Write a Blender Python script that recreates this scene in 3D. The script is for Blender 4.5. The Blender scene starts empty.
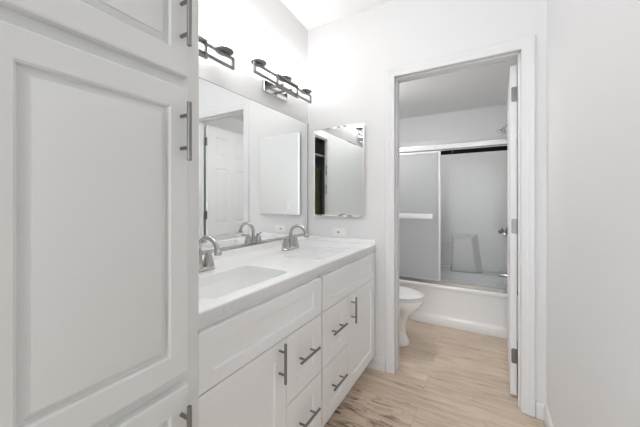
import bpy, bmesh, math, random
from mathutils import Matrix, Vector

S = bpy.context.scene
COL = S.collection
random.seed(7)

# ------------------------------------------------------------------ camera
F_PX = 290.0
cam_d = bpy.data.cameras.new('camera')
cam_d.sensor_width = 36.0
cam_d.lens = F_PX / 640.0 * 36.0
cam_d.shift_y = -12.5 / 640.0
cam_d.clip_start = 0.02
cam = bpy.data.objects.new('camera', cam_d)
COL.objects.link(cam)
cam.location = (0, 0, 1.2)
cam.rotation_euler = (math.pi / 2, 0, math.atan(167.0 / F_PX))
S.camera = cam

# ------------------------------------------------------------------ world / exposure
w = bpy.data.worlds.new('world')
S.world = w
w.use_nodes = True
w.node_tree.nodes['Background'].inputs[0].default_value = (0.86, 0.92, 1.0, 1)
w.node_tree.nodes['Background'].inputs[1].default_value = 1.0
S.view_settings.view_transform = 'Standard'
S.view_settings.look = 'None'
S.view_settings.gamma = 1.0
S.view_settings.use_curve_mapping = False
S.view_settings.exposure = 0.85
S.cycles.use_denoising = True
S.cycles.max_bounces = 14
S.cycles.diffuse_bounces = 8
S.cycles.glossy_bounces = 8
S.cycles.transmission_bounces = 8
S.cycles.transparent_max_bounces = 12
S.cycles.sample_clamp_indirect = 6.0


def area(name, loc, rot, sx, sy, power, col=(1, 1, 1)):
    l = bpy.data.lights.new(name, 'AREA')
    l.shape = 'RECTANGLE'
    l.size = sx
    l.size_y = sy
    l.energy = power
    l.color = col
    o = bpy.data.objects.new(name, l)
    COL.objects.link(o)
    o.location = loc
    o.rotation_euler = rot
    return o


WINDOW_FILL_POWER = 12
CEILING_FILL_GLOW = 7.8
BATH_FILL_GLOW = 18.0
SHADE_GLOW = 3.0
END_FILL_POWER = 22
# added fill light, set in a made-up left wall window behind the camera
area('window_fill', (-1.42, -2.7, 1.55), (0, math.radians(-90), 0), 1.4, 1.2, WINDOW_FILL_POWER, (0.92, 0.965, 1.0))
# second added fill, at an invented opening in the end wall behind the camera
area('end_wall_fill', (-0.49, -3.5, 1.2), (math.radians(90), 0, 0), 1.36, 2.2, END_FILL_POWER, (0.92, 0.965, 1.0))


# ------------------------------------------------------------------ materials
def mat(name, col=(0.8, 0.8, 0.8), rough=0.5, metal=0.0, spec=0.5, bump=0.0, bscale=60, var=0.0, vscale=3, emis=None, estr=0.0,
        stretch=None, coat=0.0):
    m = bpy.data.materials.new(name)
    m.use_nodes = True
    nt = m.node_tree
    b = nt.nodes['Principled BSDF']
    b.inputs['Base Color'].default_value = (*col, 1)
    b.inputs['Roughness'].default_value = rough
    b.inputs['Metallic'].default_value = metal
    b.inputs['Specular IOR Level'].default_value = spec
    b.inputs['Coat Weight'].default_value = coat
    b.inputs['Coat Roughness'].default_value = 0.08
    geo = nt.nodes.new('ShaderNodeNewGeometry')
    mp = nt.nodes.new('ShaderNodeMapping')
    nt.links.new(geo.outputs['Position'], mp.inputs['Vector'])
    if stretch:
        mp.inputs['Scale'].default_value = stretch
    if bump > 0:
        n = nt.nodes.new('ShaderNodeTexNoise')
        n.inputs['Scale'].default_value = bscale
        n.inputs['Detail'].default_value = 3
        nt.links.new(mp.outputs[0], n.inputs['Vector'])
        bp = nt.nodes.new('ShaderNodeBump')
        bp.inputs['Strength'].default_value = bump
        bp.inputs['Distance'].default_value = 0.002
        nt.links.new(n.outputs['Fac'], bp.inputs['Height'])
        nt.links.new(bp.outputs[0], b.inputs['Normal'])
    if var > 0:
        n = nt.nodes.new('ShaderNodeTexNoise')
        n.inputs['Scale'].default_value = vscale
        n.inputs['Detail'].default_value = 4
        nt.links.new(mp.outputs[0], n.inputs['Vector'])
        r = nt.nodes.new('ShaderNodeValToRGB')
        r.color_ramp.elements[0].position = 0.3
        r.color_ramp.elements[1].position = 0.7
        r.color_ramp.elements[0].color = (*[c * (1 - var) for c in col], 1)
        r.color_ramp.elements[1].color = (*[min(1, c * (1 + var)) for c in col], 1)
        nt.links.new(n.outputs['Fac'], r.inputs[0])
        nt.links.new(r.outputs[0], b.inputs['Base Color'])
    if emis:
        b.inputs['Emission Color'].default_value = (*emis, 1)
        b.inputs['Emission Strength'].default_value = estr
    return m


M_WALL = mat('wall_paint', (0.77, 0.77, 0.775), 0.6, bump=0.12, bscale=90)
M_CEIL = mat('ceiling_paint', (0.85, 0.85, 0.85), 0.7, bump=0.2, bscale=60)
M_TRIM = mat('trim_paint', (0.77, 0.77, 0.775), 0.35, bump=0.03, bscale=30)
M_CAB = mat('cabinet_lacquer', (0.86, 0.865, 0.87), 0.38, var=0.01)
M_LINEN = mat('linen_cabinet_paint', (0.74, 0.745, 0.735), 0.4, bump=0.06, bscale=25, var=0.01)
M_DARK = mat('shadow_gap', (0.05, 0.05, 0.05), 0.9, bump=0.1)
M_NICKEL = mat('brushed_nickel', (0.25, 0.247, 0.24), 0.33, 1.0, var=0.06, vscale=40, stretch=(1, 1, 12))
M_FAUCET = mat('satin_nickel', (0.50, 0.49, 0.475), 0.24, 1.0, var=0.05, vscale=30)
M_CHROME = mat('polished_chrome', (0.72, 0.72, 0.73), 0.12, 1.0, var=0.02, vscale=5)
M_ALU = mat('satin_aluminium', (0.62, 0.62, 0.62), 0.42, 1.0, var=0.03, vscale=20)
M_MIRROR = mat('mirror_silver', (0.95, 0.965, 0.96), 0.0, 1.0, var=0.002)
M_PORC = mat('porcelain', (0.95, 0.95, 0.95), 0.12, coat=0.4, var=0.004)
M_TUB = mat('tub_acrylic', (0.90, 0.905, 0.91), 0.22, coat=0.2, var=0.005)
M_SURR = mat('surround_acrylic', (0.78, 0.78, 0.77), 0.3, var=0.01)
M_QUARTZ = mat('white_quartz', (0.93, 0.93, 0.935), 0.16, var=0.015, vscale=35, coat=0.2)
M_EDGE = mat('grey_quartz_edge', (0.72, 0.72, 0.72), 0.35, var=0.03, vscale=60)  # greyer and rougher than the counter top
M_DOOR = mat('door_paint', (0.83, 0.83, 0.83), 0.38, bump=0.05, bscale=40)
M_BLACK = mat('flat_black', (0.004, 0.004, 0.004), 0.6, bump=0.05, spec=0.1)
M_PLASTIC = mat('white_plastic', (0.86, 0.86, 0.85), 0.35, var=0.004)
M_OLIVE = mat('olive_cloth', (0.075, 0.085, 0.04), 0.9, var=0.4, vscale=6, stretch=(8, 8, 1))
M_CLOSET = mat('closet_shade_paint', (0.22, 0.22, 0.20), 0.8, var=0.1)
M_GLOW = mat('lit_opal_glass', (0.95, 0.95, 0.95), 0.3, emis=(1.0, 0.99, 0.97), estr=SHADE_GLOW, var=0.002)
M_CEIL_FILL = mat('ceiling_fill_diffuser', (0.95, 0.95, 0.95), 0.3, emis=(1.0, 0.99, 0.98), estr=CEILING_FILL_GLOW, var=0.002)  # glow of the added fill lamps on the main ceiling
M_BATH_FILL = mat('bath_fill_diffuser', (0.95, 0.95, 0.95), 0.3, emis=(1.0, 0.99, 0.98), estr=BATH_FILL_GLOW, var=0.002)  # glow of the added fill lamp in the tub room


def glass_mat(name, frost):
    m = bpy.data.materials.new(name)
    m.use_nodes = True
    nt = m.node_tree
    for n in list(nt.nodes):
        nt.nodes.remove(n)
    out = nt.nodes.new('ShaderNodeOutputMaterial')
    tr = nt.nodes.new('ShaderNodeBsdfTransparent')
    tr.inputs[0].default_value = (0.97, 0.975, 0.975, 1)
    gl = nt.nodes.new('ShaderNodeBsdfGlossy')
    gl.inputs['Roughness'].default_value = 0.02
    fr = nt.nodes.new('ShaderNodeFresnel')
    fr.inputs[0].default_value = 1.15
    mx = nt.nodes.new('ShaderNodeMixShader')
    nt.links.new(fr.outputs[0], mx.inputs[0])
    base = tr
    if frost > 0:
        df = nt.nodes.new('ShaderNodeBsdfTranslucent')
        df.inputs[0].default_value = (0.95, 0.96, 0.97, 1)
        d2 = nt.nodes.new('ShaderNodeBsdfDiffuse')
        d2.inputs[0].default_value = (0.78, 0.80, 0.81, 1)
        noise = nt.nodes.new('ShaderNodeTexNoise')
        noise.inputs['Scale'].default_value = 220
        bp = nt.nodes.new('ShaderNodeBump')
        bp.inputs['Strength'].default_value = 0.2
        nt.links.new(noise.outputs['Fac'], bp.inputs['Height'])
        nt.links.new(bp.outputs[0], d2.inputs['Normal'])
        mm = nt.nodes.new('ShaderNodeMixShader')
        mm.inputs[0].default_value = 0.5
        nt.links.new(df.outputs[0], mm.inputs[1])
        nt.links.new(d2.outputs[0], mm.inputs[2])
        m2 = nt.nodes.new('ShaderNodeMixShader')
        m2.inputs[0].default_value = frost
        nt.links.new(tr.outputs[0], m2.inputs[1])
        nt.links.new(mm.outputs[0], m2.inputs[2])
        base = m2
    nt.links.new(base.outputs[0], mx.inputs[1])
    nt.links.new(gl.outputs[0], mx.inputs[2])
    nt.links.new(mx.outputs[0], out.inputs[0])
    return m


M_CLEAR = glass_mat('clear_glass', 0)
M_FROST = glass_mat('frosted_glass', 0.6)


def floor_mat():
    m = bpy.data.materials.new('vinyl_plank_floor')
    m.use_nodes = True
    nt = m.node_tree
    N, L = nt.nodes.new, nt.links.new
    b = nt.nodes['Principled BSDF']
    b.inputs['Roughness'].default_value = 0.45
    geo = N('ShaderNodeNewGeometry')
    mp = N('ShaderNodeMapping')
    mp.inputs['Location'].default_value = (0.35, 0.06, 0)
    L(geo.outputs['Position'], mp.inputs['Vector'])
    br = N('ShaderNodeTexBrick')
    br.offset = 0.37
    br.inputs['Color1'].default_value = (0, 0, 0, 1)
    br.inputs['Color2'].default_value = (1, 1, 1, 1)
    br.inputs['Mortar'].default_value = (0.5, 0.5, 0.5, 1)
    br.inputs['Scale'].default_value = 1
    br.inputs['Mortar Size'].default_value = 0.0012
    br.inputs['Mortar Smooth'].default_value = 0.3
    br.inputs['Brick Width'].default_value = 1.22
    br.inputs['Row Height'].default_value = 0.18
    L(mp.outputs[0], br.inputs['Vector'])
    # per plank shift of the grain
    ad = N('ShaderNodeVectorMath')
    ad.operation = 'MULTIPLY_ADD'
    ad.inputs[1].default_value = (7.3, 3.1, 0)
    L(br.outputs['Color'], ad.inputs[0])
    L(geo.outputs['Position'], ad.inputs[2])
    m1 = N('ShaderNodeMapping')
    m1.inputs['Scale'].default_value = (2.2, 20, 1)
    L(ad.outputs[0], m1.inputs['Vector'])
    n1 = N('ShaderNodeTexNoise')
    n1.inputs['Scale'].default_value = 1.6
    n1.inputs['Detail'].default_value = 7
    n1.inputs['Roughness'].default_value = 0.62
    n1.inputs['Distortion'].default_value = 0.6
    L(m1.outputs[0], n1.inputs['Vector'])
    m2 = N('ShaderNodeMapping')
    m2.inputs['Scale'].default_value = (3.5, 15, 1)
    L(ad.outputs[0], m2.inputs['Vector'])
    n2 = N('ShaderNodeTexNoise')
    n2.inputs['Scale'].default_value = 2.0
    n2.inputs['Detail'].default_value = 5
    n2.inputs['Distortion'].default_value = 1.2
    L(m2.outputs[0], n2.inputs['Vector'])
    r1 = N('ShaderNodeValToRGB')
    e = r1.color_ramp.elements
    e[0].position, e[0].color = 0.28, (0.50, 0.395, 0.30, 1)
    e[1].position, e[1].color = 0.72, (0.76, 0.64, 0.52, 1)
    k = e.new(0.5)
    k.color = (0.66, 0.54, 0.425, 1)
    L(n1.outputs['Fac'], r1.inputs[0])
    r2 = N('ShaderNodeValToRGB')
    e = r2.color_ramp.elements
    e[0].position, e[0].color = 0.30, (0.22, 0.16, 0.11, 1)
    e[1].position, e[1].color = 0.44, (1, 1, 1, 1)
    k = e.new(0.37)
    k.color = (0.74, 0.70, 0.66, 1)
    L(n2.outputs['Fac'], r2.inputs[0])
    mul = N('ShaderNodeMixRGB')
    mul.blend_type = 'MULTIPLY'
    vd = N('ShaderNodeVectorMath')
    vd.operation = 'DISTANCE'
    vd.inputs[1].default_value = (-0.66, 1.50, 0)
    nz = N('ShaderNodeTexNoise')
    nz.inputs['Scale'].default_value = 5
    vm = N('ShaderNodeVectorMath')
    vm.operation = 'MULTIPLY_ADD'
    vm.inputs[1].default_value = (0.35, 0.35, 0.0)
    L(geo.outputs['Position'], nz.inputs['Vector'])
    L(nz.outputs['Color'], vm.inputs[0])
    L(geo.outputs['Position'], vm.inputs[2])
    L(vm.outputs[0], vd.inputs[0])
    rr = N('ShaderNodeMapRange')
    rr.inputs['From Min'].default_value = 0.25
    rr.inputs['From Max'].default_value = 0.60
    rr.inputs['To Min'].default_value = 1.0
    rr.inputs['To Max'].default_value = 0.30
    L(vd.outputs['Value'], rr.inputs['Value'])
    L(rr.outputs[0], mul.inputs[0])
    # knotty dark grain plus painted toe-kick shade by the vanity: same grain, stronger
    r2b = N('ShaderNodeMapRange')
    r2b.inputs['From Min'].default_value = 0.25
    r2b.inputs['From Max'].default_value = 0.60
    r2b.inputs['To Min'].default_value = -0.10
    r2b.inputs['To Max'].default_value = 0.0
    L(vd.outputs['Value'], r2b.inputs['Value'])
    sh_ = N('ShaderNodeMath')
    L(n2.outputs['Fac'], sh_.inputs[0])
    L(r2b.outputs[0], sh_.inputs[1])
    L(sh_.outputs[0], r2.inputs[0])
    L(r1.outputs[0], mul.inputs[1])
    L(r2.outputs[0], mul.inputs[2])
    r3 = N('ShaderNodeValToRGB')
    e = r3.color_ramp.elements
    e[0].color = (0.93, 0.93, 0.94, 1)
    e[1].color = (1.07, 1.06, 1.05, 1)
    L(br.outputs['Color'], r3.inputs[0])
    m3 = N('ShaderNodeMixRGB')
    m3.blend_type = 'MULTIPLY'
    m3.inputs[0].default_value = 1
    L(mul.outputs[0], m3.inputs[1])
    L(r3.outputs[0], m3.inputs[2])
    m4 = N('ShaderNodeMixRGB')
    m4.inputs[2].default_value = (0.2, 0.15, 0.11, 1)
    fm = N('ShaderNodeMath')
    fm.operation = 'MULTIPLY'
    fm.inputs[1].default_value = 0.6
    L(br.outputs['Fac'], fm.inputs[0])
    L(fm.outputs[0], m4.inputs[0])
    L(m3.outputs[0], m4.inputs[1])
    L(m4.outputs[0], b.inputs['Base Color'])
    bp = N('ShaderNodeBump')
    bp.inputs['Strength'].default_value = 0.15
    bp.inputs['Distance'].default_value = 0.001
    L(n1.outputs['Fac'], bp.inputs['Height'])
    L(bp.outputs[0], b.inputs['Normal'])
    return m


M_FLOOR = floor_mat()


# ------------------------------------------------------------------ mesh helpers
def box(bm, x0, x1, y0, y1, z0, z1, bev=0.0, seg=2):
    vs = [bm.verts.new((x, y, z)) for z in (z0, z1) for (x, y) in ((x0, y0), (x1, y0), (x1, y1), (x0, y1))]
    fs = [(3, 2, 1, 0), (4, 5, 6, 7), (0, 1, 5, 4), (1, 2, 6, 5), (2, 3, 7, 6), (3, 0, 4, 7)]
    faces = [bm.faces.new([vs[i] for i in f]) for f in fs]
    if bev > 0:
        es = list({e for f in faces for e in f.edges})
        bmesh.ops.bevel(bm, geom=es, offset=bev, segments=seg, profile=0.5, affect='EDGES')


def loft(bm, rings, cap0=True, cap1=True):
    vr = [[bm.verts.new(p) for p in r] for r in rings]
    n = len(vr[0])
    for a, b in zip(vr, vr[1:]):
        for i in range(n):
            j = (i + 1) % n
            try:
                bm.faces.new((a[i], a[j], b[j], b[i]))
            except ValueError:
                pass
    if cap0:
        bm.faces.new(list(reversed(vr[0])))
    if cap1:
        bm.faces.new(vr[-1])


def tube(bm, pts, r, n=14, up=None, cap=True):
    """round tube along pts; r a number or a list"""
    pts = [Vector(p) for p in pts]
    rs = r if isinstance(r, (list, tuple)) else [r] * len(pts)
    rings = []
    prev = None
    for i, p in enumerate(pts):
        if i == 0:
            t = pts[1] - p
        elif i == len(pts) - 1:
            t = p - pts[i - 1]
        else:
            t = (pts[i + 1] - p).normalized() + (p - pts[i - 1]).normalized()
        t.normalize()
        if prev is None:
            u = t.orthogonal().normalized()
        else:
            u = (prev - t * prev.dot(t)).normalized()
        prev = u
        v = t.cross(u)
        rings.append([p + (u * math.cos(a) + v * math.sin(a)) * rs[i] for a in [2 * math.pi * k / n for k in range(n)]])
    loft(bm, rings, cap, cap)


def lathe(bm, prof, c=(0, 0, 0), n=28, mx=None, cap=True):
    """prof: (radius, z) pairs"""
    rings = []
    for r, z in prof:
        ring = []
        for k in range(n):
            a = 2 * math.pi * k / n
            p = Vector((r * math.cos(a), r * math.sin(a), z))
            if mx is not None:
                p = mx @ p
            ring.append(p + Vector(c))
        rings.append(ring)
    loft(bm, rings, cap, cap)


def rrect(x0, x1, y0, y1, r, z, n=6):
    pts = []
    for cx, cy, a0 in ((x1 - r, y1 - r, 0), (x0 + r, y1 - r, 90), (x0 + r, y0 + r, 180), (x1 - r, y0 + r, 270)):
        for k in range(n + 1):
            a = math.radians(a0 + 90 * k / n)
            pts.append((cx + r * math.cos(a), cy + r * math.sin(a), z))
    return pts


def egg(cx, cy, lf, lb, hw, z, n=36, p=1.0):
    pts = []
    for k in range(n):
        a = 2 * math.pi * k / n
        ca, sa = math.cos(a), math.sin(a)
        e = 1.0 if ca > 0 else 0.75
        pts.append((cx + (lf if ca > 0 else lb) * math.copysign(abs(ca) ** e, ca), cy + hw * math.copysign(abs(sa) ** p, sa), z))
    return pts


def new_obj(name, bm, m, parent=None, smooth=False, mx=None, ang=35):
    if mx is not None:
        bm.transform(mx)
    bmesh.ops.recalc_face_normals(bm, faces=bm.faces[:])
    me = bpy.data.meshes.new(name)
    bm.to_mesh(me)
    bm.free()
    me.materials.append(m)
    if smooth:
        for p in me.polygons:
            p.use_smooth = True
        me.set_sharp_from_angle(angle=math.radians(ang))
    o = bpy.data.objects.new(name, me)
    COL.objects.link(o)
    if parent is not None:
        o.parent = parent
        o.matrix_parent_inverse = world_of(parent).inverted()
    return o


def world_of(o):
    m = o.matrix_basis.copy()
    if o.parent:
        m = world_of(o.parent) @ o.matrix_parent_inverse @ m
    return m


def tag(o, label=None, cat=None, group=None, kind=None):
    if label:
        o['label'] = label
    if cat:
        o['category'] = cat
    if group:
        o['group'] = group
    if kind:
        o['kind'] = kind
    return o


def thing(name, loc, label, cat, group=None, kind=None):
    o = bpy.data.objects.new(name, None)
    o.empty_display_size = 0.05
    o.location = loc
    COL.objects.link(o)
    return tag(o, label, cat, group, kind)


def copy_tree(o, parent=None, shift=None):
    c = o.copy()
    COL.objects.link(c)
    if parent is not None:
        c.parent = parent
    elif shift is not None:
        c.location = o.location + Vector(shift)
    for ch in list(o.children):
        copy_tree(ch, c)
    return c


def structure(name, bm, m, smooth=False):
    o = new_obj(name, bm, m, smooth=smooth)
    o['kind'] = 'structure'
    return o


def BM():
    return bmesh.new()


def paneled(w, h, t, panels, prof, edge=0.003, both=False):
    """slab w x h x t, front at y=0 looking to -y; panels = list of (x0,x1,z0,z1); prof = [(inset, depth)...]"""
    bm = BM()

    def face(ysign, y0):
        xs = sorted({edge, w - edge} | {v for p in panels for v in p[:2]})
        zs = sorted({edge, h - edge} | {v for p in panels for v in p[2:]})
        for a, b in zip(xs, xs[1:]):
            for c, d in zip(zs, zs[1:]):
                mxx, mzz = (a + b) / 2, (c + d) / 2
                if any(p[0] < mxx < p[1] and p[2] < mzz < p[3] for p in panels):
                    continue
                bm.faces.new([bm.verts.new((x, y0, z)) for x, z in ((a, c), (b, c), (b, d), (a, d))])
        for p in panels:
            # outer outline keeps the grid vertices that lie on it
            def outline():
                xx = [x for x in xs if p[0] <= x <= p[1]]
                zz = [z for z in zs if p[2] <= z <= p[3]]
                return xx, zz
            rings = []
            for ins, dep in [(0, 0)] + prof:
                a, b, c, d = p[0] + ins, p[1] - ins, p[2] + ins, p[3] - ins
                rings.append([(a, y0 + ysign * dep, c), (b, y0 + ysign * dep, c), (b, y0 + ysign * dep, d), (a, y0 + ysign * dep, d)])
            loft(bm, rings, False, True)

    face(1, 0.0)
    outer = [[(edge, 0, edge), (w - edge, 0, edge), (w - edge, 0, h - edge), (edge, 0, h - edge)],
             [(edge * .3, edge * .3, edge * .3), (w - edge * .3, edge * .3, edge * .3), (w - edge * .3, edge * .3, h - edge * .3), (edge * .3, edge * .3, h - edge * .3)],
             [(0, edge, 0), (w, edge, 0), (w, edge, h), (0, edge, h)]]
    if both:
        face(-1, t)
        outer += [[(0, t - edge, 0), (w, t - edge, 0), (w, t - edge, h), (0, t - edge, h)],
                  [(edge, t, edge), (w - edge, t, edge), (w - edge, t, h - edge), (edge, t, h - edge)]]
        loft(bm, outer, False, False)
    else:
        outer += [[(0, t, 0), (w, t, 0), (w, t, h), (0, t, h)]]
        loft(bm, outer, False, True)
    bmesh.ops.remove_doubles(bm, verts=bm.verts[:], dist=1e-5)
    return bm


def facing_px(X, y0, z0):
    """local panel -> front plane at X looking to +X, left edge at y0, bottom at z0"""
    return Matrix(((0, -1, 0, X), (1, 0, 0, y0), (0, 0, 1, z0), (0, 0, 0, 1)))


# ------------------------------------------------------------------ geometry constants
WL = -1.268      # left wall face
WR = 0.283       # right wall face
YB = 1.998       # back wall face, vanity side
YB2 = 2.113      # back wall face, tub room side
YF = -3.4
YT = 3.76        # far wall of the tub room
DX0, DX1 = -0.570, 0.178   # door opening
DZ = 2.074
CB = 2.256       # tub room ceiling


def ceil_z(y):
    return 2.59 + 0.095 * (YB - y)


# ------------------------------------------------------------------ room shell
bm = BM()
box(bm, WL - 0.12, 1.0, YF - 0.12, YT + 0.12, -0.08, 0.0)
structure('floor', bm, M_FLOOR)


def quadprism(bm, pts, axis, a, b):
    """pts 2D polygon extruded along axis from a to b"""
    r0, r1 = [], []
    for p, q in pts:
        if axis == 'x':
            r0.append((a, p, q)); r1.append((b, p, q))
        elif axis == 'y':
            r0.append((p, a, q)); r1.append((p, b, q))
        else:
            r0.append((p, q, a)); r1.append((p, q, b))
    loft(bm, [r0, r1])


bm = BM()
zl = lambda y: ceil_z(min(y, YB)) + .03
WY0, WY1, WZ0, WZ1 = -3.3, -2.1, .85, 2.25
quadprism(bm, [(WY1, 0), (YT + .12, 0), (YT + .12, 2.62), (YB, 2.62), (WY1, zl(WY1))], 'x', WL - 0.12, WL)
quadprism(bm, [(YF - .12, 0), (WY0, 0), (WY0, zl(WY0)), (YF - .12, zl(YF - .12))], 'x', WL - 0.12, WL)
quadprism(bm, [(WY0, 0), (WY1, 0), (WY1, WZ0), (WY0, WZ0)], 'x', WL - 0.12, WL)
quadprism(bm, [(WY0, WZ1), (WY1, WZ1), (WY1, zl(WY1)), (WY0, zl(WY0))], 'x', WL - 0.12, WL)
bmesh.ops.remove_doubles(bm, verts=bm.verts[:], dist=1e-5)
structure('wall_left', bm, M_WALL)

# right wall, with a rounded bead at nothing and a closet opening behind the camera
CY0, CY1, CZ = -1.33, -0.62, 2.46
bm = BM()
zt = lambda y: ceil_z(y) + .03
quadprism(bm, [(CY1, 0), (YB2, 0), (YB2, zt(YB2)), (CY1, zt(CY1))], 'x', WR, WR + .12)
quadprism(bm, [(YF - .12, 0), (CY0, 0), (CY0, zt(CY0)), (YF - .12, zt(YF - .12))], 'x', WR, WR + .12)
quadprism(bm, [(CY0, CZ), (CY1, CZ), (CY1, zt(CY1)), (CY0, zt(CY0))], 'x', WR, WR + .12)
bmesh.ops.remove_doubles(bm, verts=bm.verts[:], dist=1e-5)
structure('wall_right', bm, M_WALL)

bm = BM()
box(bm, WL, DX0, YB, YB2, 0, 2.64)
box(bm, DX1, WR, YB, YB2, 0, 2.64)
box(bm, DX0, DX1, YB, YB2, DZ, 2.64)
structure('wall_back', bm, M_WALL)

bm = BM()
box(bm, WL, -1.2, YF - .12, YF, 0, ceil_z(YF))
box(bm, .22, WR, YF - .12, YF, 0, ceil_z(YF))
box(bm, -1.2, .22, YF - .12, YF, 2.32, ceil_z(YF))
structure('wall_front', bm, M_WALL)

bm = BM()
quadprism(bm, [(YF - .12, ceil_z(YF - .12)), (YB, ceil_z(YB)), (YB, ceil_z(YB) + .06), (YF - .12, ceil_z(YF - .12) + .06)], 'x', WL, WR)
structure('ceiling', bm, M_CEIL)

# frames of the windows made up to carry the fill lights
bm = BM()
for a, b, c, d in ((WY0, WY0 + .05, WZ0, WZ1), (WY1 - .05, WY1, WZ0, WZ1), (WY0 + .05, WY1 - .05, WZ0, WZ0 + .05), (WY0 + .05, WY1 - .05, WZ1 - .05, WZ1), (-2.72, -2.68, WZ0 + .05, WZ1 - .05)):
    box(bm, WL - .08, WL - .03, a, b, c, d, .003)
structure('added_window_1', bm, M_TRIM)
bm = BM()
for a, b, c, d in ((-1.2, -1.15, .001, 2.32), (.17, .22, .001, 2.32), (-1.15, .17, 2.27, 2.32), (-1.15, .17, .001, .05), (-.515, -.465, .05, 2.27)):
    box(bm, a, b, YF - .07, YF - .02, c, d, .003)
structure('added_window_2', bm, M_TRIM)

# tub room shell
RX = 0.268
bm = BM()
box(bm, RX, RX + .12, YB2, YT + .12, 0, 2.62)
structure('wall_tub_room_right', bm, M_WALL)
bm = BM()
box(bm, WL, RX, YT, YT + .12, 0, 2.62)
structure('wall_far', bm, M_WALL)
bm = BM()
box(bm, WL, RX, YB2, YT, CB, CB + .06)
structure('ceiling_tub_room', bm, M_CEIL)

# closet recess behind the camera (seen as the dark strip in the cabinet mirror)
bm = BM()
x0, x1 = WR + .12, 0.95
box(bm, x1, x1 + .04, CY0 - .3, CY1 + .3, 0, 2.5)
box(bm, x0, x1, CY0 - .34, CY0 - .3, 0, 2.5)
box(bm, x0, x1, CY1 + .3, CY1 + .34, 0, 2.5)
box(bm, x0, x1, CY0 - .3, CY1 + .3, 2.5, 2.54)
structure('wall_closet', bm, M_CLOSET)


# casings: a stepped profile swept around the opening
def casing(bm, y_face, sgn, x0, x1, ztop, w=0.062, zb=0.006):
    """profile runs outward from the opening edge; sgn=-1 proud towards -y"""
    prof = [(0.0, 0.0), (0.0, 0.010), (0.003, 0.012), (0.014, 0.0125), (0.019, 0.0145), (0.032, 0.0155), (0.038, 0.018), (w - 0.006, 0.0195), (w, 0.016), (w, 0.0)]
    path = []
    for s, d in prof:
        y = y_face + sgn * d
        path.append([(x0 - s, y, zb), (x0 - s, y, ztop + s), (x1 + s, y, ztop + s), (x1 + s, y, zb)])
    for a, b in zip(path, path[1:] + path[:1]):
        for k in range(3):
            bm.faces.new([bm.verts.new(p) for p in (a[k], b[k], b[k + 1], a[k + 1])])
    for k in (0, 3):
        bm.faces.new([bm.verts.new(p[k]) for p in path])
    bmesh.ops.remove_doubles(bm, verts=bm.verts[:], dist=1e-5)


bm = BM()
casing(bm, YB, -1, DX0 + .016, DX1 - .008, DZ - .016)
structure('trim_1', bm, M_TRIM)
bm = BM()
casing(bm, YB2, 1, DX0 + .016, DX1 - .008, DZ - .016)
structure('trim_2', bm, M_TRIM)
# jamb lining with stop
bm = BM()
J = 0.010
box(bm, DX0, DX0 + J, YB - .001, YB2 + .001, 0.002, DZ)
box(bm, DX1 - J, DX1, YB - .001, YB2 + .001, 0.002, DZ)
box(bm, DX0 + J, DX1 - J, YB - .001, YB2 + .001, DZ - J, DZ)
box(bm, DX0 + J, DX0 + J + .01, YB + .035, YB + .07, 0.002, DZ - J, .002)
box(bm, DX1 - J - .01, DX1 - J, YB + .035, YB + .07, 0.002, DZ - J, .002)
box(bm, DX0 + J, DX1 - J, YB + .035, YB + .07, DZ - J - .01, DZ - J, .002)
structure('trim_3', bm, M_TRIM)


# baseboards
def bb_profile(h=0.09, t=0.014):
    return [(0, 0.001), (t, 0.001), (t, h - .02), (t * .75, h - .012), (t * .7, h - .006), (t * .35, h), (0, h)]


bm = BM()
quadprism(bm, [(YB - a, b) for a, b in bb_profile()], 'x', -0.76, -.619)
structure('baseboard_back_left', bm, M_TRIM)
bm = BM()
quadprism(bm, [(YB - a, b) for a, b in bb_profile()], 'x', .235, WR)
structure('baseboard_back_right', bm, M_TRIM)
bm = BM()
quadprism(bm, [(WR - a, b) for a, b in bb_profile()], 'y', CY1, YB - .0145)
structure('baseboard_right', bm, M_TRIM)
bm = BM()
quadprism(bm, [(WL + a, b) for a, b in bb_profile()], 'y', YF, 0.05)
structure('baseboard_left', bm, M_TRIM)
bm = BM()
quadprism(bm, [(RX - a, b) for a, b in bb_profile()], 'y', YB2 + .03, 2.97)
structure('baseboard_tub_room', bm, M_TRIM)


# ------------------------------------------------------------------ handles
def bar_pull(mx, parent, length=.14, cc=.076, r=.0056, so=.03):
    """bar along local x centred at origin, mounting plane y=0, standing out to -y"""
    bm = BM()
    tube(bm, [(-length / 2, -so, 0), (-length / 2 + .001, -so, 0), (length / 2 - .001, -so, 0), (length / 2, -so, 0)], [r * .85, r, r, r * .85], 14)
    for s in (-1, 1):
        tube(bm, [(s * cc / 2, 0, 0), (s * cc / 2, -so, 0)], .0043, 10)
    return new_obj('handle', bm, M_NICKEL, parent, True, mx)


def pull_vertical(X, y, zc, parent, **k):
    m = Matrix.Translation((X, y, zc)) @ Matrix(((0, -1, 0, 0), (0, 0, 1, 0), (1, 0, 0, 0), (0, 0, 0, 1))).to_4x4()
    # columns: local x->z, local y->-X, local z->Y
    m = Matrix(((0, -1, 0, X), (0, 0, 1, y), (1, 0, 0, zc), (0, 0, 0, 1)))
    return bar_pull(m, parent, **k)


def pull_horizontal(X, yc, z, parent, **k):
    m = Matrix(((0, -1, 0, X), (1, 0, 0, yc), (0, 0, 1, z), (0, 0, 0, 1)))
    return bar_pull(m, parent, **k)


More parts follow.
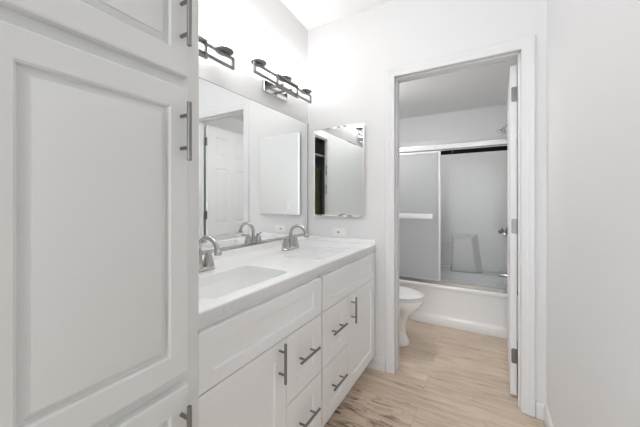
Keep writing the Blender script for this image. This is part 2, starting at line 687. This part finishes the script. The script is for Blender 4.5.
# ------------------------------------------------------------------ tall linen cabinet
LX = -0.628
LY0, LY1 = 0.055, 0.496
lin = thing('linen_cabinet', (-0.95, .265, 0), 'tall pale grey built-in linen cabinet with raised panel doors at left edge', 'cabinet')
bm = BM()
box(bm, WL + .002, LX - .02, LY0, LY1, 0.10, 2.45, .002)
box(bm, WL + .002, LX - .08, LY0 + .01, LY1 - .01, 0.001, 0.10)
new_obj('body', bm, M_LINEN, lin)
RAISED = [(.0015, .0015), (.004, .004), (.005, .010), (.0075, .0115), (.021, .0045), (.0215, .0012), (.024, .0005)]
for z0, z1, hz in ((0.105, 0.757, 0.66), (0.785, 1.472, 1.366), (1.500, 2.40, 1.632)):
    wd = .452 - .103
    d = new_obj('door', paneled(wd, z1 - z0, .02, [(.047, wd - .046, .055, z1 - z0 - .052)], RAISED, edge=.005), M_LINEN, lin, True, facing_px(LX, .103, z0), 25)
    pull_vertical(LX, .4315, hz - .004, d, length=.136, cc=.076)

# ------------------------------------------------------------------ vanity cabinet
VX = -0.68
van = thing('vanity_cabinet', (-.97, 1.2, 0), 'long white shaker vanity cabinet with bar pulls under the double sink counter', 'vanity')
bm = BM()
# carcass open at the top for the basins
box(bm, WL + .002, VX - .02, .498, .512, .115, .851)
box(bm, WL + .002, VX - .02, 1.938, 1.956, .115, .851)
box(bm, WL + .002, VX - .02, 1.197, 1.211, .115, .851)
box(bm, WL + .002, VX - .02, .512, 1.938, .115, .133)
box(bm, WL + .002, WL + .012, .512, 1.938, .133, .851)
box(bm, VX - .038, VX - .02, .512, 1.938, .80, .851)
box(bm, VX - .038, VX - .021, .512, 1.938, .133, .80)
new_obj('body', bm, M_CAB, van)
bm = BM()
box(bm, WL + .01, -.752, .498, 1.956, .001, .114)
new_obj('toe_kick', bm, M_CAB, van)
bm = BM()
box(bm, VX - .035, VX - .017, 1.957, YB - .001, .115, .851)
new_obj('filler_strip', bm, M_CAB, van)
SHAKER = [(.0008, .001), (.0022, .008), (.003, .0088)]


def shaker(name, y0, y1, z0, z1, st=.068, rail=.058):
    wd, hh = y1 - y0, z1 - z0
    return new_obj(name, paneled(wd, hh, .019, [(st, wd - st, rail, hh - rail)], SHAKER, edge=.0018), M_CAB, van, False, facing_px(VX, y0, z0))


shaker('false_drawer_front', .500, 1.195, .668, .836, .07, .045)
shaker('false_drawer_front', 1.2125, 1.940, .668, .836, .07, .045)
for y0, y1 in ((.9215, 1.195), (1.2125, 1.492)):
    for z0, z1 in ((.3965, .664), (.121, .392)):
        d = shaker('drawer', y0, y1, z0, z1, .068, .062)
        pull_horizontal(VX, (y0 + y1) / 2 - .005, (z0 + z1) / 2 + .012, d, length=.150, cc=.085)
d = shaker('door', .500, .9175, .121, .664, .068, .062)
pull_vertical(VX, .872, .592, d, length=.150, cc=.085)
d = shaker('door', 1.496, 1.940, .121, .664, .068, .062)
pull_vertical(VX, 1.545, .574, d, length=.150, cc=.085)

# ------------------------------------------------------------------ counter, splashes, sinks
SINKS = [(.825, ), (1.515, )]
SX0, SX1, SH = -1.005, -.745, .215
ZC = .890
bm = BM()


def loop(pts):
    vs = [bm.verts.new(p) for p in pts]
    return [bm.edges.new((vs[i], vs[(i + 1) % len(vs)])) for i in range(len(vs))]


es = loop([(WL + .001, .4975, ZC), (-.69, .4975, ZC), (-.69, YB - .001, ZC), (WL + .001, YB - .001, ZC)])
for (sy,) in SINKS:
    es += loop(rrect(SX0, SX1, sy - SH, sy + SH, .045, ZC))
bmesh.ops.triangle_fill(bm, use_beauty=True, use_dissolve=False, edges=es)
ret = bmesh.ops.extrude_face_region(bm, geom=bm.faces[:])
bmesh.ops.translate(bm, verts=[v for v in ret['geom'] if isinstance(v, bmesh.types.BMVert)], vec=(0, 0, -.038))
top = thing('countertop', (-.97, 1.2, ZC - .038), 'white quartz double sink countertop lying on the long vanity cabinet', 'countertop')
new_obj('slab', bm, M_QUARTZ, top)
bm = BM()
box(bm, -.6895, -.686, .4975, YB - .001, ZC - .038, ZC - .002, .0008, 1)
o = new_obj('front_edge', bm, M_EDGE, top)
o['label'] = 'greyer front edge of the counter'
bm = BM()
box(bm, WL + .001, WL + .02, .498, YB - .021, ZC, ZC + .036, .002)
new_obj('backsplash', bm, M_QUARTZ, top)
bm = BM()
box(bm, WL + .001, -.69, YB - .02, YB - .001, ZC, ZC + .03, .002)
new_obj('side_splash', bm, M_QUARTZ, top)

SINK_LABELS = ['white undermount rectangular sink nearest the tall linen cabinet', 'white undermount rectangular sink nearest the back wall outlet']
for (sy,), lb in zip(SINKS, SINK_LABELS):
    t = thing('sink', ((SX0 + SX1) / 2, sy, .70), lb, 'sink', 'undermount sinks in the counter')
    bm = BM()
    z1 = ZC - .0385
    rings = []
    for ins, z, r in ((-.022, z1, .06), (-.004, z1, .045), (-.003, z1 - .004, .045), (.004, z1 - .05, .045), (.012, z1 - .09, .05), (.03, z1 - .115, .05), (.07, z1 - .125, .05), (.115, z1 - .13, .012)):
        rings.append(rrect(SX0 + ins, SX1 - ins, sy - SH + ins, sy + SH - ins, r, z))
    loft(bm, rings, False, True)
    # underside shell
    rings2 = []
    for ins, z, r in ((-.022, z1, .06), (-.022, z1 - .01, .06), (-.01, z1 - .012, .05), (-.004, z1 - .08, .05), (.02, z1 - .13, .05), (.11, z1 - .142, .012)):
        rings2.append(rrect(SX0 + ins, SX1 - ins, sy - SH + ins, sy + SH - ins, r, z))
    loft(bm, rings2, False, True)
    bmesh.ops.remove_doubles(bm, verts=bm.verts[:], dist=1e-5)
    new_obj('basin', bm, M_PORC, t, True, None, 50)
    bm = BM()
    lathe(bm, [(.0, z1 - .1298), (.022, z1 - .1298), (.022, z1 - .127), (.016, z1 - .1255), (.0, z1 - .125)], ((SX0 + SX1) / 2, sy, 0), 24)
    new_obj('drain', bm, M_CHROME, t, True)

# ------------------------------------------------------------------ faucets
FX = -1.100


def make_faucet(y, label):
    t = thing('faucet', (FX, y, ZC), label, 'faucet', 'high arc faucets on the counter')
    z = ZC + .0005
    bm = BM()
    rings = []
    for ins, dz, in ((0, 0), (0, .008), (.003, .012), (.008, .016), (.012, .018)):
        rings.append(rrect(FX - .027 + ins, FX + .027 - ins, y - .08 + ins, y + .08 - ins, .026 - ins, z + dz))
    loft(bm, rings)
    new_obj('base_plate', bm, M_FAUCET, t, True)
    # spout
    bm = BM()
    pts, rs = [(FX, y, z + .016), (FX, y, z + .022), (FX, y, z + .05), (FX, y, z + .075), (FX, y, z + .092)], [.022, .020, .015, .012, .0115]
    R = .060
    cx, cz = FX + R, z + .092
    for k in range(1, 17):
        a = math.radians(180 - 166 * k / 16)
        pts.append((cx + R * math.cos(a), y, cz + R * math.sin(a)))
        rs.append(.0105)
    lx, _, lz = pts[-1]
    pts += [(lx + .003, y, lz - .008), (lx + .004, y, lz - .010), (lx + .005, y, lz - .022), (lx + .005, y, lz - .024)]
    rs += [.0115, .014, .0155, .013]
    tube(bm, pts, rs, 18)
    new_obj('spout', bm, M_FAUCET, t, True)
    for s in (-1, 1):
        hy = y + s * .051
        bm = BM()
        lathe(bm, [(.0, .014), (.026, .014), (.0262, .02), (.0235, .034), (.017, .056), (.0125, .070), (.0135, .074), (.011, .080), (.0, .082)], (FX, hy, z), 24)
        hn = new_obj('handle', bm, M_FAUCET, t, True)
        bm = BM()
        tube(bm, [(FX, hy, z + .073), (FX + .004, hy + s * .02, z + .077), (FX + .008, hy + s * .04, z + .080), (FX + .010, hy + s * .055, z + .080)], [.0065, .0065, .0055, .003], 12)
        new_obj('lever', bm, M_FAUCET, hn, True)
    # lift rod
    bm = BM()
    tube(bm, [(FX - .019, y, z + .015), (FX - .019, y, z + .055)], .0022, 8)
    lathe(bm, [(0, .052), (.004, .053), (.005, .058), (.004, .063), (0, .064)], (FX - .019, y, z), 12)
    new_obj('lift_rod', bm, M_FAUCET, t, True)


make_faucet(.84, 'brushed nickel high arc faucet beside the tall linen cabinet')
make_faucet(1.53, 'brushed nickel high arc faucet of the sink nearest the back wall')

# ------------------------------------------------------------------ wall mirror
mir = thing('wall_mirror', (WL, 1.23, .93), 'wide frameless wall mirror above the counter under the vanity lights', 'mirror')
MZ0, MZ1, MY0, MY1 = .934, 1.824, .498, 1.988
bm = BM()
box(bm, WL + .001, WL + .007, MY0, MY1, MZ0, MZ1, .0008, 1)
new_obj('mirror_glass', bm, M_MIRROR, mir)
bm = BM()
box(bm, WL + .0005, WL + .013, MY0, MY1 + .001, MZ0 - .005, MZ0 + .010, .001)
box(bm, WL + .0005, WL + .009, MY1, MY1 + .003, MZ0 - .003, MZ1 + .002)
box(bm, WL + .0005, WL + .0085, MY0, MY1 + .001, MZ1, MZ1 + .003)
new_obj('metal_channel', bm, M_FAUCET, mir)

# ------------------------------------------------------------------ medicine cabinet
mc = thing('medicine_cabinet', (-.945, YB, 1.09), 'frameless mirrored medicine cabinet mounted on the white back wall', 'cabinet')
bm = BM()
box(bm, -1.186, -.773, 1.978, YB - .001, 1.092, 1.757, .001)
new_obj('body', bm, M_TRIM, mc)
bm = BM()
rings = []
for ins, y in ((0, 1.9775), (0, 1.9728), (.008, 1.972), ):
    rings.append([(-1.191 + ins, y, 1.086 + ins), (-.768 - ins, y, 1.086 + ins), (-.768 - ins, y, 1.763 - ins), (-1.191 + ins, y, 1.763 - ins)])
loft(bm, rings)
new_obj('mirror_door', bm, M_MIRROR, mc)

# ------------------------------------------------------------------ outlet and switch
t = thing('wall_outlet', (-.98, YB, .93), 'small white wall outlet above the side splash under the medicine cabinet', 'outlet')
bm = BM()
box(bm, -1.04, -.925, YB - .006, YB - .0005, .926, .996, .003)
new_obj('cover_plate', bm, M_PLASTIC, t)
bm = BM()
box(bm, -1.012, -.953, YB - .0075, YB - .006, .945, .978, .0015)
ou = new_obj('receptacle', bm, M_PLASTIC, t)
bm = BM()
box(bm, -.993, -.975, YB - .0085, YB - .0074, .958, .966, .0005)
new_obj('test_button', bm, M_BLACK, ou)

t = thing('light_switch', (WR, .13, 1.05), 'white light switch on right wall, seen reflected in the medicine cabinet', 'switch')
bm = BM()
box(bm, WR - .006, WR - .0005, .095, .165, 1.05, 1.17, .003)
new_obj('cover_plate', bm, M_PLASTIC, t)
bm = BM()
box(bm, WR - .0085, WR - .006, .115, .145, 1.078, 1.142, .001)
new_obj('rocker', bm, M_PLASTIC, t)


# ------------------------------------------------------------------ vanity lights
def square_loop(bm, x, y0, y1, z0, z1, t=.010):
    for a, b, c, d in ((y0, y1, z0, z0 + t), (y0, y1, z1 - t, z1), (y0, y0 + t, z0 + t, z1 - t), (y1 - t, y1, z0 + t, z1 - t)):
        box(bm, x - t / 2, x + t / 2, a, b, c, d)


def make_vanity_light(yc, hl, dz, label):
    t = thing('vanity_light', (WL, yc, 1.95 + dz), label, 'light', 'vanity lights over the mirror')
    BX = -1.165
    zt_, zb_ = 2.006 + dz, 1.944 + dz
    bm = BM()
    box(bm, WL + .001, WL + .02, yc - .125, yc + .125, 1.915 + dz, 1.99 + dz, .003)
    new_obj('backplate', bm, M_CHROME, t)
    for s in (-1, 1):
        bm = BM()
        box(bm, WL + .02, BX + .012, yc + s * .05 - .006, yc + s * .05 + .006, 1.955 + dz, 1.967 + dz)
        new_obj('arm', bm, M_NICKEL, t)
    bm = BM()
    square_loop(bm, BX, yc - hl, yc + hl, zb_, zt_, .012)
    new_obj('long_frame', bm, M_NICKEL, t)
    bm = BM()
    square_loop(bm, BX + .0125, yc - .118, yc + .118, zb_ - .022, zt_ + .004, .012)
    new_obj('center_frame', bm, M_NICKEL, t)
    for k in (-1, 0, 1):
        y = yc + k * (hl - .055)
        bm = BM()
        lathe(bm, [(0, -.006), (.018, -.006), (.040, .0), (.048, .008), (.049, .012), (.0, .012)], (BX - .012, y, zt_ + .0065), 28)
        cup = new_obj('shade_cup', bm, M_NICKEL, t, True)
        bm = BM()
        zz = zt_ + .019
        lathe(bm, [(.0, 0), (.044, 0), (.048, .004), (.052, .05), (.060, .11), (.062, .135), (.058, .135), (.055, .11), (.0, .10)], (BX - .012, y, zz), 28)
        new_obj('glass_shade', bm, M_GLOW, cup, True)


make_vanity_light(.807, .300, -.048, 'three-shade nickel vanity light nearest the tall linen cabinet')
make_vanity_light(1.572, .313, 0.0, 'three-shade nickel vanity light nearest the back corner')

# ------------------------------------------------------------------ unseen fill lamps added overhead to brighten both rooms
def ceiling_fill(x, y, zc, r, m, label, tilt=0.0):
    t = thing('added_fill_light', (x, y, zc), label, 'light')
    mx = Matrix.Translation((x, y, zc)) @ Matrix.Rotation(tilt, 4, 'X')
    bm = BM()
    lathe(bm, [(0, -.001), (r + .012, -.001), (r + .012, -.02), (r, -.024), (0, -.024)], n=36)
    new_obj('fill_base', bm, M_NICKEL, t, True, mx)
    bm = BM()
    lathe(bm, [(0, -.025), (r, -.025), (r * .96, -.05), (r * .75, -.075), (r * .4, -.09), (0, -.094)], n=36)
    new_obj('fill_diffuser', bm, m, t, True, mx)


TILT = -math.atan(0.095)
ceiling_fill(-.72, .80, ceil_z(.80), .19, M_CEIL_FILL, 'unseen round fill light added on the ceiling over the double sink counter', TILT)
ceiling_fill(-.45, -1.4, ceil_z(-1.4), .20, M_CEIL_FILL, 'unseen round fill light added on the ceiling behind the camera, away from the sinks', TILT)
ceiling_fill(-1.0, 2.55, CB, .15, M_BATH_FILL, 'unseen round fill light added over the toilet in the tub room')

# ------------------------------------------------------------------ the open door to the tub room
HX = .1235
dw, dh, dt = .70, 2.022, .035
st, mid = .105, .09
pw = (dw - 2 * st - mid) / 2
pan = []
for z0, z1 in ((.21, .80), (.93, 1.56), (1.68, dh - .11)):
    pan += [(st, st + pw, z0, z1), (st + pw + mid, dw - st, z0, z1)]
P6 = [(.006, .004), (.010, .008), (.016, .008), (.034, .003)]
dbm = paneled(dw, dh, dt, pan, P6, edge=.0015, both=True)
ang = math.radians(91.5)
# local x runs from the hinge edge; front(-y) looks to world -X when open
mxd = Matrix.Translation((HX, YB2 + .024, .010)) @ Matrix.Rotation(-math.radians(0), 4, 'Z') @ Matrix(((0, 1, 0, 0), (1, 0, 0, 0), (0, 0, 1, 0), (0, 0, 0, 1)))
mxd = Matrix.Translation((HX, YB2 + .024, .010)) @ Matrix.Rotation(math.radians(-1.8), 4, 'Z') @ Matrix(((0, 1, 0, 0), (1, 0, 0, 0), (0, 0, 1, 0), (0, 0, 0, 1)))
door = new_obj('door_1', dbm, M_DOOR, None, False, mxd)
tag(door, kind='structure')
for hz in (.25, 1.045, 1.855):
    y0 = YB2 + .024
    bm = BM()
    rings = []
    for y in (y0 - .0035, y0 - .0008):
        rings.append([(p[0], y, p[1]) for p in rrect(HX + .006, HX + .036, hz - .045, hz + .045, .008, 0)])
    loft(bm, rings)
    tube(bm, [(HX + .0385, y0 - .006, hz - .047), (HX + .0385, y0 - .006, hz + .047)], .0042, 12)
    new_obj('hinge', bm, M_NICKEL, door, True)
bm = BM()
for s in (-1, 1):
    kx = HX + .0175 + .0335
    lathe(bm, [(0, .0), (.03, .0), (.03, .006), (.012, .012), (.011, .03), (.022, .038), (.027, .05), (.022, .062), (.0, .066)],
          (HX + (.0355 if s > 0 else -.0005), YB2 + .024 + dw - .065, .96), 24,
          Matrix.Rotation(math.radians(90 * s), 4, 'Y'))
new_obj('door_knob', bm, M_NICKEL, door, True, Matrix.Translation((.0206, 0, 0)))

# ------------------------------------------------------------------ bathtub
TY0, TY1, TX0, TX1 = 2.985, YT - .002, WL + .002, RX - .002
TZ = .392
tub = thing('bathtub', (-.5, 3.37, 0), 'white alcove bathtub with sliding glass doors standing on its rim', 'bathtub')
bm = BM()
rings = []
for ins, z in ((.002, .002), (0, .01), (0, .07), (.002, .08), (.006, .095), (.008, .11), (.010, .335), (.006, .35), (.002, .36), (0, .368), (0, TZ - .010), (.003, TZ - .003), (.010, TZ)):
    rings.append(rrect(TX0 + ins * .2, TX1 - ins * .2, TY0 + ins, TY1 - ins * .2, .006, z))
for ins, z, r in ((.075, TZ, .10), (.085, TZ - .006, .10), (.10, TZ - .05, .10), (.14, .16, .10), (.18, .12, .09), (.24, .115, .06)):
    rings.append(rrect(TX0 + ins, TX1 - ins, TY0 + ins, TY1 - ins, r, z))
loft(bm, rings)
new_obj('tub_body', bm, M_TUB, tub, True, None, 40)
bm = BM()
lathe(bm, [(0, 0), (.03, 0), (.03, .003), (0, .005)], (.0, 3.37, .1152), 20)
new_obj('drain', bm, M_CHROME, tub, True)

# surround: three thin walls, soap ledges
sur = thing('tub_surround', (-.5, YT, TZ), 'pale moulded acrylic surround with soap ledges behind the bathtub', 'surround')
bm = BM()
SZ = 1.93
box(bm, TX0, TX1, YT - .018, YT - .001, TZ + .001, SZ, .004)
new_obj('wall_panel', bm, M_SURR, sur)
for a, b in ((TX0, TX0 + .016), (TX1 - .016, TX1)):
    bm = BM()
    box(bm, a, b, 3.052, YT - .019, TZ + .001, SZ, .004)
    new_obj('wall_panel', bm, M_SURR, sur)
YS = YT - .018


def ledge(name, pts, depth):
    bm = BM()
    quadprism(bm, pts, 'y', YS - depth, YS - .0005)
    bmesh.ops.bevel(bm, geom=[e for e in bm.edges if e.calc_face_angle(0) > .5], offset=.012, segments=3, profile=.5, affect='EDGES')
    new_obj(name, bm, M_SURR, sur, True, None, 40)


bm = BM()
bk = [(-.365, YS - .0005, .395), (-.045, YS - .0005, .395), (-.095, YS - .0005, .83), (-.355, YS - .0005, .83)]
fr_ = [(-.352, YS - .095, .395), (-.10, YS - .095, .395), (-.155, YS - .095, .775), (-.335, YS - .095, .775)]
loft(bm, [bk, fr_])
bmesh.ops.bevel(bm, geom=[e for e in bm.edges if all(v.co.y < YS - .01 for v in e.verts)], offset=.015, segments=3, profile=.5, affect='EDGES')
new_obj('soap_pillar', bm, M_SURR, sur, True, None, 40)
ledge('soap_shelf', [(-.62, .395), (-.368, .395), (-.368, .445), (-.62, .445)], .095)
ledge('soap_shelf', [(-.040, .395), (.20, .395), (.20, .42), (-.040, .42)], .095)
ledge('soap_shelf', [(-.62, .69), (-.368, .69), (-.368, .71), (-.62, .71)], .06)

# ------------------------------------------------------------------ sliding shower doors
sd = thing('sliding_shower_door', (-.5, 3.02, TZ), 'framed sliding glass shower door standing on the bathtub rim', 'shower door')
bm = BM()
box(bm, TX0 + .0005, TX1 - .0005, 2.998, 3.05, 1.695, 1.748, .006, 3)
new_obj('header_rail', bm, M_ALU, sd)
bm = BM()
box(bm, TX0 + .001, TX1 - .001, 2.998, 3.05, TZ + .0005, TZ + .018, .002)
box(bm, TX0 + .001, TX1 - .001, 2.998, 3.002, TZ + .016, TZ + .034, .001)
new_obj('bottom_track', bm, M_FAUCET, sd)
bm = BM()
box(bm, TX0 + .001, TX0 + .04, 3.0, 3.045, TZ + .019, 1.694, .002)
new_obj('wall_jamb', bm, M_ALU, sd)
bm = BM()
box(bm, TX1 - .04, TX1 - .001, 3.0, 3.045, TZ + .019, 1.694, .002)
new_obj('wall_jamb', bm, M_ALU, sd)


def panel(name, x0, x1, yc, mglass, toprail=None):
    bm = BM()
    z0, z1 = TZ + .02, 1.69
    box(bm, x0, x0 + .022, yc - .008, yc + .008, z0, z1, .002)
    box(bm, x1 - .022, x1, yc - .008, yc + .008, z0, z1, .002)
    box(bm, x0 + .022, x1 - .022, yc - .008, yc + .008, z0, z0 + .024, .002)
    if toprail is None:
        box(bm, x0 + .022, x1 - .022, yc - .008, yc + .008, z1 - .024, z1, .002)
    p = new_obj(name, bm, M_ALU, sd)
    bm = BM()
    box(bm, x0 + .021, x1 - .021, yc - .003, yc + .003, z0 + .023, z1 - (.041 if toprail else .02))
    new_obj('glass_pane', bm, mglass, p)
    if toprail:
        bm = BM()
        box(bm, x0 + .022, x1 - .022, yc - .009, yc + .009, z1 - .042, z1 - .003, .002)  # black strip standing in for the unlit inside of the header
        new_obj('header_shade_strip', bm, toprail, p)
        bm = BM()
        for fx in (.22, .93):
            lathe(bm, [(0, 0), (.004, 0), (.003, .002), (0, .0022)], (x0 + (x1 - x0) * fx, yc - .0092, z1 - .022), 12, Matrix.Rotation(math.radians(90), 4, 'X'))
        new_obj('roller_screw', bm, M_CHROME, p, True)
    return p


pl = panel('door_panel', TX0 + .045, -.387, 3.013, M_FROST)
bm = BM()
box(bm, TX0 + .10, -.455, 2.968, 2.982, 1.022, 1.074, .006, 3)
for x in (TX0 + .13, -.49):
    box(bm, x - .012, x + .012, 2.982, 3.004, 1.035, 1.06, .002)
tb = new_obj('towel_bar', bm, M_PLASTIC, pl, True)
panel('door_panel', -.43, TX1 - .045, 3.035, M_CLEAR, M_BLACK)

# ------------------------------------------------------------------ shower fittings on the right tub wall
FXW = TX1 - .0165
sh = thing('overhead_shower', (FXW, 3.36, 1.95), 'chrome shower head on an angled arm above the sliding door header', 'shower head')
bm = BM()
lathe(bm, [(0, 0), (.028, 0), (.026, .006), (.010, .010), (0, .010)], (FXW, 3.36, 1.965), 20, Matrix.Rotation(math.radians(-90), 4, 'Y'))
tube(bm, [(FXW, 3.36, 1.965), (FXW - .03, 3.36, 1.965), (FXW - .06, 3.36, 1.955), (FXW - .095, 3.36, 1.925), (FXW - .105, 3.36, 1.915)], .009, 12)
new_obj('shower_arm', bm, M_CHROME, sh, True)
bm = BM()
mh = Matrix.Translation((FXW - .105, 3.36, 1.915)) @ Matrix.Rotation(math.radians(28), 4, 'Y')
lathe(bm, [(0, .012), (.012, .010), (.014, -.004), (.018, -.014), (.046, -.040), (.050, -.047), (.048, -.053), (.0, -.053)], n=28, mx=mh)
new_obj('spray_head', bm, M_CHROME, sh, True)

va = thing('shower_valve', (FXW, 3.37, .875), 'chrome shower valve with round knob on the right tub wall', 'valve')
bm = BM()
RY = Matrix.Rotation(math.radians(-90), 4, 'Y')
lathe(bm, [(0, 0), (.045, 0), (.043, .006), (.02, .012), (.016, .03), (.013, .07), (.0, .07)], (FXW, 3.37, .875), 28, RY)
new_obj('escutcheon', bm, M_CHROME, va, True)
bm = BM()
lathe(bm, [(0, .069), (.014, .069), (.028, .078), (.031, .092), (.028, .108), (.016, .117), (0, .119)], (FXW, 3.37, .875), 20, RY)
new_obj('knob', bm, M_CHROME, va, True)

sp = thing('tub_spout', (FXW, 3.37, .47), 'chrome tub spout below the round knob on the right tub wall', 'spout')
bm = BM()
tube(bm, [(FXW, 3.37, .475), (FXW - .01, 3.37, .475), (FXW - .07, 3.37, .474), (FXW - .135, 3.37, .468), (FXW - .155, 3.37, .458)], [.03, .026, .024, .021, .014], 20)
new_obj('spout_body', bm, M_CHROME, sp, True)
bm = BM()
lathe(bm, [(0, 0), (.005, 0), (.005, .018), (.008, .022), (0, .026)], (FXW - .13, 3.37, .486), 12)
new_obj('diverter_knob', bm, M_CHROME, sp, True)

# ------------------------------------------------------------------ toilet
TYC = 2.475
toi = thing('toilet', (-.85, TYC, 0), 'white toilet with closed lid half hidden behind the left door casing', 'toilet')
bm = BM()
rings = []
for z, cx, lf, lb, hw in ((.001, -.80, .235, .30, .112), (.012, -.80, .24, .30, .116), (.03, -.80, .235, .30, .108), (.10, -.80, .205, .30, .098), (.18, -.79, .20, .31, .098),
                          (.25, -.77, .215, .33, .118), (.30, -.75, .255, .34, .150), (.34, -.745, .280, .345, .170), (.375, -.74, .288, .35, .180), (.39, -.74, .290, .35, .182), (.392, -.74, .27, .33, .165)):
    rings.append(egg(cx, TYC, lf, lb, hw, z))
loft(bm, rings)
new_obj('bowl', bm, M_PORC, toi, True, None, 60)
bm = BM()
loft(bm, [egg(-.735, TYC, .28, .245, .178, .393), egg(-.735, TYC, .288, .25, .184, .397), egg(-.735, TYC, .288, .25, .184, .404), egg(-.735, TYC, .282, .245, .18, .409)])
new_obj('seat', bm, M_PLASTIC, toi, True, None, 40)
bm = BM()
loft(bm, [egg(-.735, TYC, .284, .25, .182, .411), egg(-.735, TYC, .291, .255, .187, .415), egg(-.735, TYC, .291, .255, .187, .424), egg(-.735, TYC, .27, .24, .17, .431), egg(-.735, TYC, .15, .14, .10, .435)])
new_obj('lid', bm, M_PLASTIC, toi, True, None, 60)
bm = BM()
rings = [rrect(-1.245 + i, -1.075 - i, TYC - .215 + i * 2, TYC + .215 - i * 2, .03, z) for z, i in ((.395, .02), (.41, .012), (.55, .006), (.735, .0))]
loft(bm, rings)
tk = new_obj('tank', bm, M_PORC, toi, True, None, 40)
bm = BM()
rings = [rrect(-1.25 + i, -1.068 - i, TYC - .222 + i, TYC + .222 - i, .03, z) for z, i in ((.736, .004), (.74, 0), (.765, 0), (.775, .008))]
loft(bm, rings)
new_obj('tank_lid', bm, M_PORC, toi, True, None, 40)
bm = BM()
tube(bm, [(-1.074, TYC - .15, .68), (-1.055, TYC - .15, .68), (-1.05, TYC - .14, .68), (-1.05, TYC - .07, .672)], [.008, .008, .006, .005], 10)
new_obj('flush_lever', bm, M_CHROME, tk, True)

# ------------------------------------------------------------------ closet contents behind the camera
bm = BM()
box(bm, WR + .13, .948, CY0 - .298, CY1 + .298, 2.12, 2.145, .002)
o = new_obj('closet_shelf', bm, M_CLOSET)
tag(o, 'dark closet shelf above the olive curtain, reflected in the cabinet mirror', 'shelf')
bm = BM()
n = 60
front, back = [], []
for i in range(n + 1):
    y = CY0 - .27 + (CY1 - CY0 + .54) * i / n
    x = .62 + .025 * math.sin(i * 1.25) + .012 * math.sin(i * .47)
    front.append((x, y)); back.append((x + .004, y))
quadprism(bm, front + back[::-1], 'z', .03, 1.90)
o = new_obj('curtain', bm, M_OLIVE, None, True)
tag(o, 'dark olive curtain seen as a narrow strip in the medicine cabinet mirror', 'curtain')
